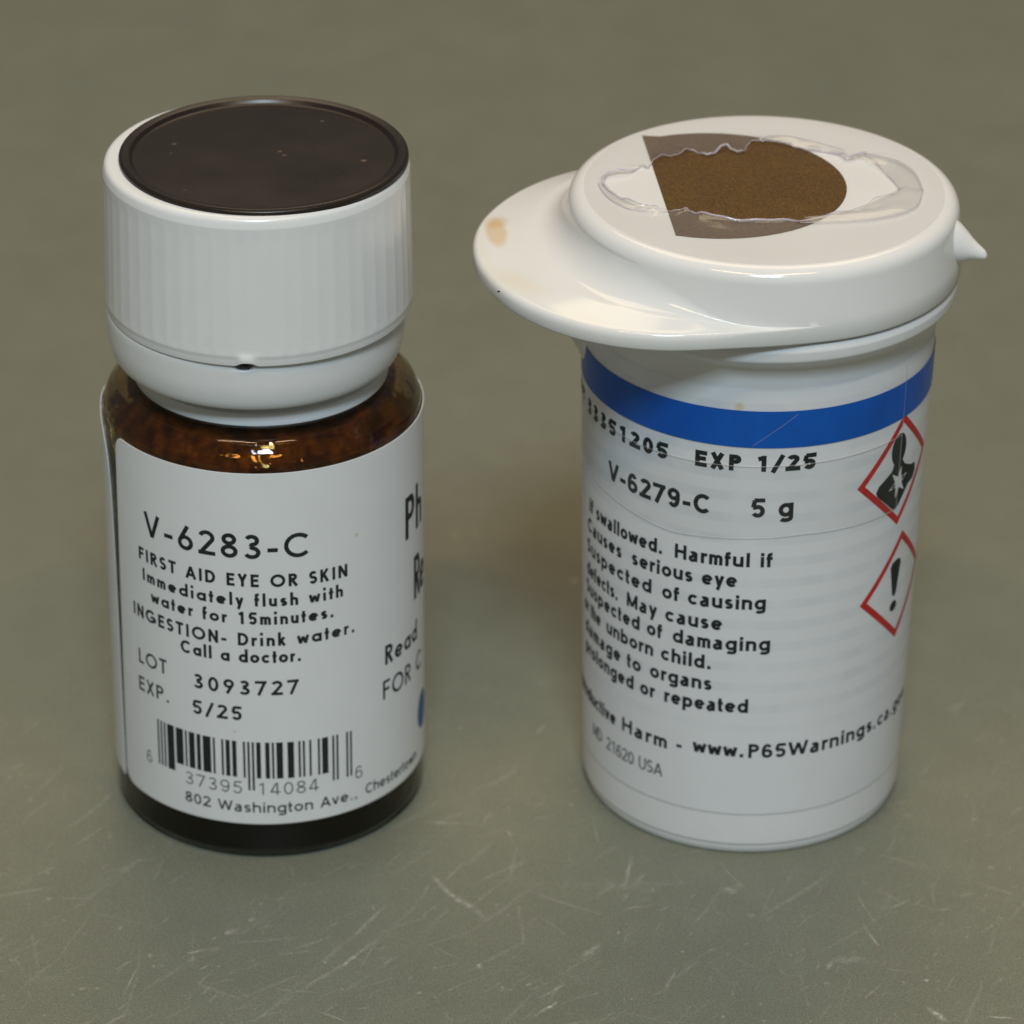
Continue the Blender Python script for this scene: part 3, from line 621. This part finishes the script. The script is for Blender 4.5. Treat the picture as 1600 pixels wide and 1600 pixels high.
for txt, s0, s1, z in [('6', -1.63, -1.53, 1.085), ('37395', -.985, -.225, 1.012), ('14084', -.035, .735, .995), ('6', 1.24, 1.35, 1.0)]:
    p = Lp(); p.text(txt, s0, s1, z, .178, .10, False, -.012, 1.2); p.build('barcode_digits', M['inklight'], label)
p = Lp(); p.poly([(2.80 + .22 * math.cos(t * PI / 16), 1.262 + .27 * math.sin(t * PI / 16)) for t in range(32)]); p.build('logo_patch', M['logo'], label)

# ================================================================== THE WHITE PLASTIC CONTAINER
RX, RY = 2.9956, 1.3275
jar = thing('plastic_container', 'white plastic container with wide visor lid, torn clear film and blue band label', 'container', RX, RY)
rb = lambda z: 2.043 + (2.150 - 2.043) * max(0, min(1, (z - .5) / 5.6))
bp_ = rounded([(0, .06), (1.80, .06, .03), (1.86, 0, .03), (2.0, 0.0, .06), (2.025, .10, .05), (2.027, .140, .012), (2.045, .165, .05), (rb(.56), .56), (rb(3), 3), (rb(6.1), 6.1), (2.152, 6.45)] , 5) + catmull([(2.154, 6.55), (2.162, 6.66), (2.185, 6.80), (2.235, 6.93), (2.31, 7.02), (2.335, 7.06)], False, 5) + [(2.26, 7.1), (2.26, 7.36)]
lathe('container_body', bp_, M['body'], jar, 180)
lathe('neck_bead', rounded([(2.20, 7.0), (2.30, 6.995, .03), (2.392, 7.09, .09), (2.40, 7.22, .08), (2.37, 7.31, .03), (2.20, 7.32)], 6), M['body'], jar, 180)
# label
def rlab(z): return rb(min(z, 6.1)) + (.002 if z > 6.1 else 0) + .008
LV, LF = [], []; nz = 40; na = 300
for i in range(na):
    th = math.radians(360 * i / na)
    for j in range(nz + 1):
        z = .613 + (6.70 - .613) * (.0006 if j == 1 else 1 - .0006 if j == nz - 1 else j / nz); r = rlab(z)
        LV.append((r * math.sin(th), -r * math.cos(th), z))
for i in range(na):
    for j in range(nz): a = i * (nz + 1) + j; b_ = ((i + 1) % na) * (nz + 1) + j; LF.append((a, b_, b_ + 1, a + 1))
jl = mesh('label', LV, LF, M['paper2'], jar)
so = jl.modifiers.new('thickness', 'SOLIDIFY'); so.thickness = .007 * S; so.offset = -1
def Rp(off=.0025): return Print(rlab, off)
V_, F_ = [], []
for i in range(241):
    th = 2 * PI * i / 240
    for z in [5.852 + .0614 * q for q in range(9)]:
        r = rlab(z) + .0085; V_.append((r * math.sin(th), -r * math.cos(th), z))
for i in range(240):
    for j in range(8): a = i * 9 + j; F_.append((a, a + 9, a + 10, a + 1))
mesh('blue_band', V_, F_, M['blue'], jl)
for txt, s0, s1, z, h, wt, sl in [
        ('LOT 33351205', -3.62, -1.186, 5.475, .218, .23, .012), ('EXP 1/25', -.855, .640, 5.520, .218, .235, .012), ('V-6279-C', -2.185, -.622, 4.860, .265, .185, .018), ('5 g', -.141, .379, 4.898, .265, .185, .02),
        ('if swallowed.', -2.72, -1.225, 4.135, .200, .165, .03), ('Harmful if', -1.068, .152, 4.188, .200, .165, .02),
        ('Causes', -2.78, -1.88, 3.835, .200, .165, .03), ('serious eye', -1.705, -.262, 3.872, .200, .165, .03),
        ('Suspected', -2.80, -1.37, 3.53, .200, .165, .03), ('of causing', -1.225, .097, 3.575, .200, .165, .03),
        ('defects.', -2.80, -1.93, 3.205, .200, .165, .03), ('May cause', -1.776, -.420, 3.245, .200, .165, .03),
        ('Suspected of', -2.82, -1.20, 2.935, .200, .165, .03), ('damaging', -1.060, .174, 2.991, .200, .165, .03),
        ('or the', -2.92, -2.32, 2.63, .200, .165, .03), ('unborn child.', -2.172, -.532, 2.660, .200, .165, .03),
        ('damage to', -2.86, -1.50, 2.335, .200, .165, .03), ('organs', -1.368, -.522, 2.382, .200, .165, .03),
        ('prolonged or', -2.84, -1.28, 2.04, .200, .165, .03), ('repeated', -1.147, -.064, 2.092, .200, .165, .03),
        ('Reproductive', -3.35, -1.93, 1.36, .200, .165, .02), ('Harm', -1.815, -1.077, 1.395, .200, .165, .02), ('-', -.960, -.880, 1.43, .200, .165, 0), ('www.', -.740, -.08, 1.468, .200, .175, 0),
        ('P65Warnings', -.045, 1.743, 1.462, .205, .16, -.004), ('.ca.gov', 1.76, 2.72, 1.45, .200, .15, 0)]:
    p = Rp(); p.text(txt, s0, s1, z, h, wt * (1.27 if h < .21 else 1.13), False, sl, 1.5); p.build('printed_line', M['ink'], jl)
for txt, s0, s1, z, h in [('MD', -2.50, -2.24, .955, .18), ('21620', -2.126, -1.584, .950, .185), ('USA', -1.500, -1.140, .965, .185)]:
    p = Rp(); p.text(txt, s0, s1, z, h, .13, False, .02, 1.1); p.build('printed_line', M['inklight'], jl)
def hazard(th, zc, kind):
    c = math.radians(th) * rlab(zc); H = .775
    R2 = lambda u, v: (c + u * H, zc + v * H)
    p = Rp(); w_ = .085
    D = [R2(0, 1), R2(-1, 0), R2(0, -1), R2(1, 0)]; k_ = 1 - w_ * 1.414 / H
    Di = [R2(0, k_), R2(-k_, 0), R2(0, -k_), R2(k_, 0)]
    for i in range(4):      # mitred border, one side after the other
        a, b, ai, bi = D[i], D[(i + 1) % 4], Di[i], Di[(i + 1) % 4]; n = 24; prev = None
        for q in range(n + 1):
            t = q / n; f = lambda m0, m1: (m0[0] + (m1[0] - m0[0]) * t, m0[1] + (m1[1] - m0[1]) * t)
            o_, i_ = f(a, b), f(ai, bi); cur = (p.put(*o_, 0), p.put(*i_, 0))
            if prev: p.F.append((prev[0], cur[0], cur[1], prev[1]))
            prev = cur
    nred = len(p.F)
    if kind == 'health':
        p.poly([R2(-.08 + .20 * math.cos(t), .40 + .285 * math.sin(t)) for t in [i * PI / 16 for i in range(32)]])
        p.poly([R2(*q) for q in [(-.20, .16), (-.24, .06), (-.38, -.01), (-.54, -.10), (-.60, -.20), (-.56, -.28), (-.14, -.68), (-.04, -.66), (.30, -.34), (.42, -.36), (.52, -.22), (.49, -.06), (.36, -.06), (.12, .06), (.05, .16)]], .0002)
        nb = len(p.F); st = []
        for i in range(12):
            r = .26 if i % 2 == 0 else .095; st.append((-.05 + r * math.cos(i * PI / 6 + .25), -.20 + r * 1.1 * math.sin(i * PI / 6 + .25)))
        cidx = p.put(*R2(-.05, -.20), .0012); ids = [p.put(*R2(*q), .0012) for q in st]
        for i in range(12): p.F.append((cidx, ids[i], ids[(i + 1) % 12]))
        fm = [0] * nred + [1] * (nb - nred) + [2] * 12
    else:
        p.poly([R2(*q) for q in [(-.10, .52), (-.24, .50), (-.29, .42), (-.19, -.12), (-.13, -.17), (-.07, -.12), (.03, .42), (-.01, .50)]])
        p.poly([R2(-.13 + .105 * math.cos(t), -.345 + .10 * math.sin(t)) for t in [i * PI / 12 for i in range(24)]])
        fm = [0] * nred + [1] * (len(p.F) - nred)
    mesh('hazard_symbol', p.V, p.F, None, jl, False, None, [M['red'], M['ink'], M['paper2']], fm, label='red diamond with black bust and white star' if kind == 'health' else 'red diamond with black exclamation mark')
hazard(53.2, 5.115, 'health'); hazard(58.2, 3.42, 'warning')
# strip of clear tape over the printed lot number
TV, TF = [], []; n = 120
zlo = [(-130, 4.78), (-91, 4.76), (-59, 4.66), (-30, 4.54), (-8, 4.60), (13, 4.645), (48, 4.60), (52, 4.6)]
zhi = lambda th: 5.60 + .02 * math.sin(th / 22)
for i in range(n + 1):
    th = -130 + 182 * i / n
    for j in range(9):
        z0 = interp(th, zlo); z = z0 + (zhi(th) - z0) * j / 8; r = rlab(z) + .0065; a = math.radians(th); TV.append((r * math.sin(a), -r * math.cos(a), z))
for i in range(n):
    for j in range(8): a = i * 9 + j; TF.append((a, a + 9, a + 10, a + 1))
tape = face_out(mesh('clear_tape', TV, TF, M['tape'], jl), False)
def tline(pts, rad=.0075):
    P = []
    for th, z in pts: r = rlab(z) + .007; a = math.radians(th); P.append((r * math.sin(a), -r * math.cos(a), z))
    return tube(P, rad, False, 5)
for pts in ([(-130 + 182 * i / 90, interp(-130 + 182 * i / 90, zlo)) for i in range(91)], [(-130 + 182 * i / 90, zhi(-130 + 182 * i / 90)) for i in range(91)], [(52, 4.6 + (6.55 - 4.6) * i / 30) for i in range(31)], [(-4 + 14 * i / 10, 5.88 + .42 * i / 10) for i in range(11)]):
    v, f = tline(pts, .006); solid(mesh('tape_edge', v, f, M['tapeedge'], tape))

# ------------------------------------------------------------------ lid with visor
RV = [(-180, 2.42), (-168, 2.44), (-158, 2.56), (-145, 2.82), (-132, 3.07), (-122, 3.21), (-113, 3.32), (-102, 3.43), (-96, 3.48), (-88, 3.51), (-78, 3.505), (-69, 3.465), (-60, 3.415), (-51, 3.33), (-43, 3.235), (-35, 3.10), (-27, 2.94), (-17, 2.70), (-10, 2.575), (-4, 2.51), (3, 2.46), (9, 2.43), (13, 2.42), (180, 2.42)]
def smoothRV(d):
    t = 0
    for k, wk in ((-6, .1), (-3, .2), (0, .4), (3, .2), (6, .1)):
        q = (d + k + 180) % 360 - 180; t += wk * interp(q, RV)
    return t
ZT = 8.25
def lid_profile(phi):
    e = max(0.0, smoothRV(phi) - 2.42); k = smooth01(e / .30)
    P = [(0, ZT), (1.0, ZT), (1.9, ZT)]
    for i in range(9):
        a = PI / 2 * i / 8; P.append((2.17 + .19 * math.sin(a), ZT - .19 + .19 * math.cos(a)))
    rv = 2.42 + e; ze = 7.565            # level of the visor's upper edge
    zw = ze + .09 * smooth01(e / .6) + .004                              # level where it meets the wall
    rf = .42 * smooth01((e - .06) / .85) + .012 * k; zf = zw + rf
    for i in range(1, 9):
        t = i / 8; z = 8.06 + (zf - 8.06) * t; P.append((2.36 + .06 * min(1, (8.06 - z) / .48), z))
    rw = P[-1][0]
    for i in range(1, 11):
        a = PI / 2 * i / 10; P.append((rw + rf * (1 - math.cos(a)), zf - rf * math.sin(a)))
    re = rv - .065 * k - .012; r0 = P[-1][0]
    for i in range(1, 9):
        t = i / 8; P.append((r0 + (max(re, r0) - r0) * t, zw + (ze - zw) * t))
    re = P[-1][0]; er = max(.0002, rv - re); eh = .075 * k + .02
    for i in range(1, 9):
        a = PI / 2 * i / 8; P.append((re + er * math.sin(a), ze - eh * (1 - math.cos(a))))
    zb = 7.34
    P += [(re + er, zb + .03), (re + er - .012, zb + .008), (re + er - .035, zb), (2.30 + .5 * (rv - 2.42), zb + .01 * k), (2.28, zb + .02), (2.265, 7.5), (2.265, 7.9), (0, 7.9)]
    return P
nphi = 320; LVv, LFf = [], []; kk = len(lid_profile(0))
for i in range(nphi):
    ph = -180 + 360 * i / nphi; a = math.radians(ph)
    for r, z in lid_profile(ph): LVv.append((r * math.sin(a), -r * math.cos(a), z))
for i in range(nphi):
    b, c = i * kk, ((i + 1) % nphi) * kk
    for j in range(kk - 1): LFf.append((b + j, c + j, c + j + 1, b + j + 1))
lid = mesh('lid', LVv, LFf, M['lid'], jar)
bm = bmesh.new(); bm.from_mesh(lid.data); bmesh.ops.remove_doubles(bm, verts=bm.verts, dist=1e-7); bmesh.ops.recalc_face_normals(bm, faces=bm.faces)
for e in bm.edges:
    if len(e.link_faces) == 2 and e.calc_face_angle(0) > math.radians(60): e.smooth = False
bm.to_mesh(lid.data); bm.free()
# web that carries the visor: flares from the container's side up to the visor's underside
WV, WF = [], []
for i in range(41):
    ph = -110 - 36 + 72 * i / 40; a = math.radians(ph); g = math.cos(PI / 2 * (ph + 110) / 36) ** 1.2 if i not in (0, 40) else 0
    for j in range(15):
        z = 5.92 + 1.44 * j / 14; q = max(0, z - 5.94); dr = g * min(1.15 * q * q / (q + .06), smoothRV(ph) - 2.30)
        r = max(2.135, 2.150 + dr - .02 * (1 - g)); WV.append((r * math.sin(a), -r * math.cos(a), z))
for i in range(40):
    for j in range(14): a = i * 15 + j; WF.append((a, a + 15, a + 16, a + 1))
face_out(mesh('visor_web', WV, WF, M['lid'], lid), False)
# pointed thumb nub on the lid's right side
NV, NFc = [], []; ph = math.radians(74.5); d = Vector((math.sin(ph), -math.cos(ph), 0)); tn = Vector((math.cos(ph), math.sin(ph), 0))
prof = [(-.14, 1.25), (-.04, 1.06), (.04, .90), (.12, .72), (.20, .50), (.28, .35), (.33, .27), (.36, .21), (.38, .12), (.388, 0)]
for t, q in prof:
    c = d * (2.36 + t) + Vector((0, 0, 7.86 - .36 * max(0, t)))
    for i in range(28):
        a = 2 * PI * i / 28; zz = .27 * q * math.sin(a)
        NV.append(tuple(c + tn * (.24 * q * math.cos(a)) + Vector((0, 0, zz))))
for i in range(len(prof) - 1):
    for j in range(28): NFc.append((i * 28 + j, i * 28 + (j + 1) % 28, (i + 1) * 28 + (j + 1) % 28, (i + 1) * 28 + j))
mesh('thumb_nub', NV, NFc, M['lid'], lid)
# brown D-shaped seal set flush into the lid
dpts = [(-1.433, 1.548)]
for i in range(41):
    a = math.radians(118 - (118 + 108) * i / 40); dpts.append((-.6 + 1.60 * math.cos(a), .09 + 1.555 * math.sin(a)))
dpts[0:1] = []
dpts = [(-1.433, 1.548)] + [q for q in dpts if q[0] > -1.30 or q[1] < 0] + [(-1.105, -1.397)]
dpts = [q for i, q in enumerate(dpts) if i == 0 or math.hypot(q[0] - dpts[i - 1][0], q[1] - dpts[i - 1][1]) > .01]
zs = ZT + .003; nD = len(dpts)
mesh('seal_window', [(x, y, zs) for x, y in dpts], [tuple(range(nD))], M['kraft'], lid, False)
# clear film over the seal, torn open in the middle, its edge curled up
FC = [(-1.939, .052), (-1.889, .261), (-1.756, .34), (-1.6, .382), (-1.456, .596), (-1.388, .521), (-1.32, .715), (-1.2, .814), (-1.043, .856), (-.904, 1.035), (-.8, 1.076), (-.687, .943), (-.593, .945), (-.461, 1.123), (-.382, 1.125), (-.292, 1.03), (-.197, 1.052), (-.138, 1.288), (-.042, 1.33), (.156, 1.334), (.308, 1.24), (.425, 1.223), (.592, 1.11), (.81, 1.076), (.975, .963), (1.066, .81), (1.234, .969), (1.378, .799), (1.505, .418), (1.622, -.051), (1.495, -.203), (1.327, -.393), (1.12, -.619), (.843, -.771), (.531, -.906), (.225, -.967), (-.156, -1.012), (-.532, -.967), (-.793, -.864), (-.903, -.757), (-.976, -.668), (-1.114, -.689), (-1.245, -.747), (-1.356, -.64), (-1.508, -.625), (-1.694, -.408), (-1.843, -.189)]
FI = catmull(FC, True, 5); nF = len(FI)
lift = [.030 + .022 * math.sin(i * .21) + .014 * math.sin(i * .57 + 1) + .008 * math.sin(i * 1.3) for i in range(nF)]
FV, FF = [], []
angs = [math.atan2(y - .1, x + .1) for x, y in FI]
for i in range(1, nF):
    while angs[i] - angs[i - 1] > PI: angs[i] -= 2 * PI
    while angs[i] - angs[i - 1] < -PI: angs[i] += 2 * PI
turn = 2 * PI if angs[-1] > angs[0] else -2 * PI
at_ = lambda i: angs[i % nF] + turn * (i // nF)
angs_s = [sum(at_(i + d) * (13 - abs(d)) for d in range(-12, 13)) / 169 for i in range(nF)]
steps = [0, .03, .07, .12, .2, .35, .6, 1.0]
for i, (x, y) in enumerate(FI):
    ang = angs_s[i]; c_, s_ = math.cos(ang), math.sin(ang)
    # meets the lid on a circle of radius 2.24
    bq = -.1 * c_ + .1 * s_; tq = -bq + math.sqrt(bq * bq - (.02 - 2.17 ** 2)); ox, oy = -.1 + tq * c_, .1 + tq * s_
    for t in steps:
        h_ = .006 + lift[i] * math.exp(-(t / .09)) + .010 * math.exp(-((t - .12) / .06) ** 2) * (1 + math.sin(i * .35))
        FV.append((x + (ox - x) * t, y + (oy - y) * t, ZT + h_))
ks = len(steps)
for i in range(nF):
    b, c = i * ks, ((i + 1) % nF) * ks
    for j in range(ks - 1): FF.append((b + j, b + j + 1, c + j + 1, c + j))
film = face_out(mesh('torn_film', FV, FF, M['film'], lid))
ep = [(x, y, ZT + .008 + lift[i]) for i, (x, y) in enumerate(FI)]
er_ = [.0105 + .006 * math.sin(i * .11 + .8) for i in range(nF)]
v, f = tube(ep, er_, True, 7); solid(mesh('torn_edge', v, f, M['edge'], film))
# folded-back flaps of film on the right
def loft(name, A, B, arch, mat, z0=.02, rows=9):
    A = catmull(A, False, 6); B = catmull(B, False, 6); n = 60
    def pick(Q, t):
        u = t * (len(Q) - 1); k = min(len(Q) - 2, int(u)); u -= k
        return (Q[k][0] + (Q[k + 1][0] - Q[k][0]) * u, Q[k][1] + (Q[k + 1][1] - Q[k][1]) * u)
    V, F = [], []
    for i in range(n + 1):
        a, b = pick(A, i / n), pick(B, i / n)
        for j in range(rows):
            t = j / (rows - 1); ww = (.016 * math.sin(i * .11 + 4 * t + 1) + .012 * math.sin(i * .19 - 5 * t) * math.sin(i * .07)) * math.sin(PI * t)
            V.append((a[0] + (b[0] - a[0]) * t, a[1] + (b[1] - a[1]) * t, ZT + z0 + arch * math.sin(PI * (.15 + .7 * t)) + ww))
    for i in range(n):
        for j in range(rows - 1): q = i * rows + j; F.append((q, q + 1, q + rows + 1, q + rows))
    o = face_out(mesh(name, V, F, mat, film)); E = [V[i * rows + rows - 1] for i in range(n + 1)]
    v, f = tube(E, [.004 + .004 * math.sin(PI * i / n) for i in range(n + 1)], False, 6); solid(mesh('fold_edge', v, f, M['edge'], o)); return o
loft('film_fold', [(1.066, .81), (1.234, .80), (1.378, .60), (1.505, .30), (1.60, -.05), (1.60, -.15)], [(1.10, .84), (1.23, .97), (1.461, .884), (1.683, .734), (1.85, .40), (1.905, -.133)], .05, M['fold'])
loft('film_fold', [(1.622, -.051), (1.495, -.203), (1.327, -.393), (1.12, -.619), (.843, -.771), (.45, -.93)], [(1.906, -.05), (1.823, -.469), (1.683, -.693), (1.40, -.87), (1.0, -1.00), (.366, -1.07)], .045, M['fold'])
loft('film_fold', [(-.05, 1.31), (.156, 1.30), (.308, 1.22), (.592, 1.08), (.975, .95)], [(.02, 1.37), (.20, 1.48), (.45, 1.42), (.72, 1.28), (1.05, 1.05)], .06, M['film'])
loft('film_fold', [(-1.939, .052), (-1.843, -.189), (-1.694, -.408), (-1.508, -.625), (-1.356, -.66)], [(-2.0, .06), (-1.93, -.24), (-1.80, -.50), (-1.60, -.70), (-1.33, -.73)], .02, M['fold'], .01)
# specks of dirt
mesh('dirt_speck', [(-3.20, -1.545, 7.575), (-3.175, -1.57, 7.575), (-3.155, -1.535, 7.575), (-3.18, -1.50, 7.575), (-3.18, -1.54, 7.59)], [(0, 1, 4), (1, 2, 4), (2, 3, 4), (3, 0, 4)], M['speck'], lid)
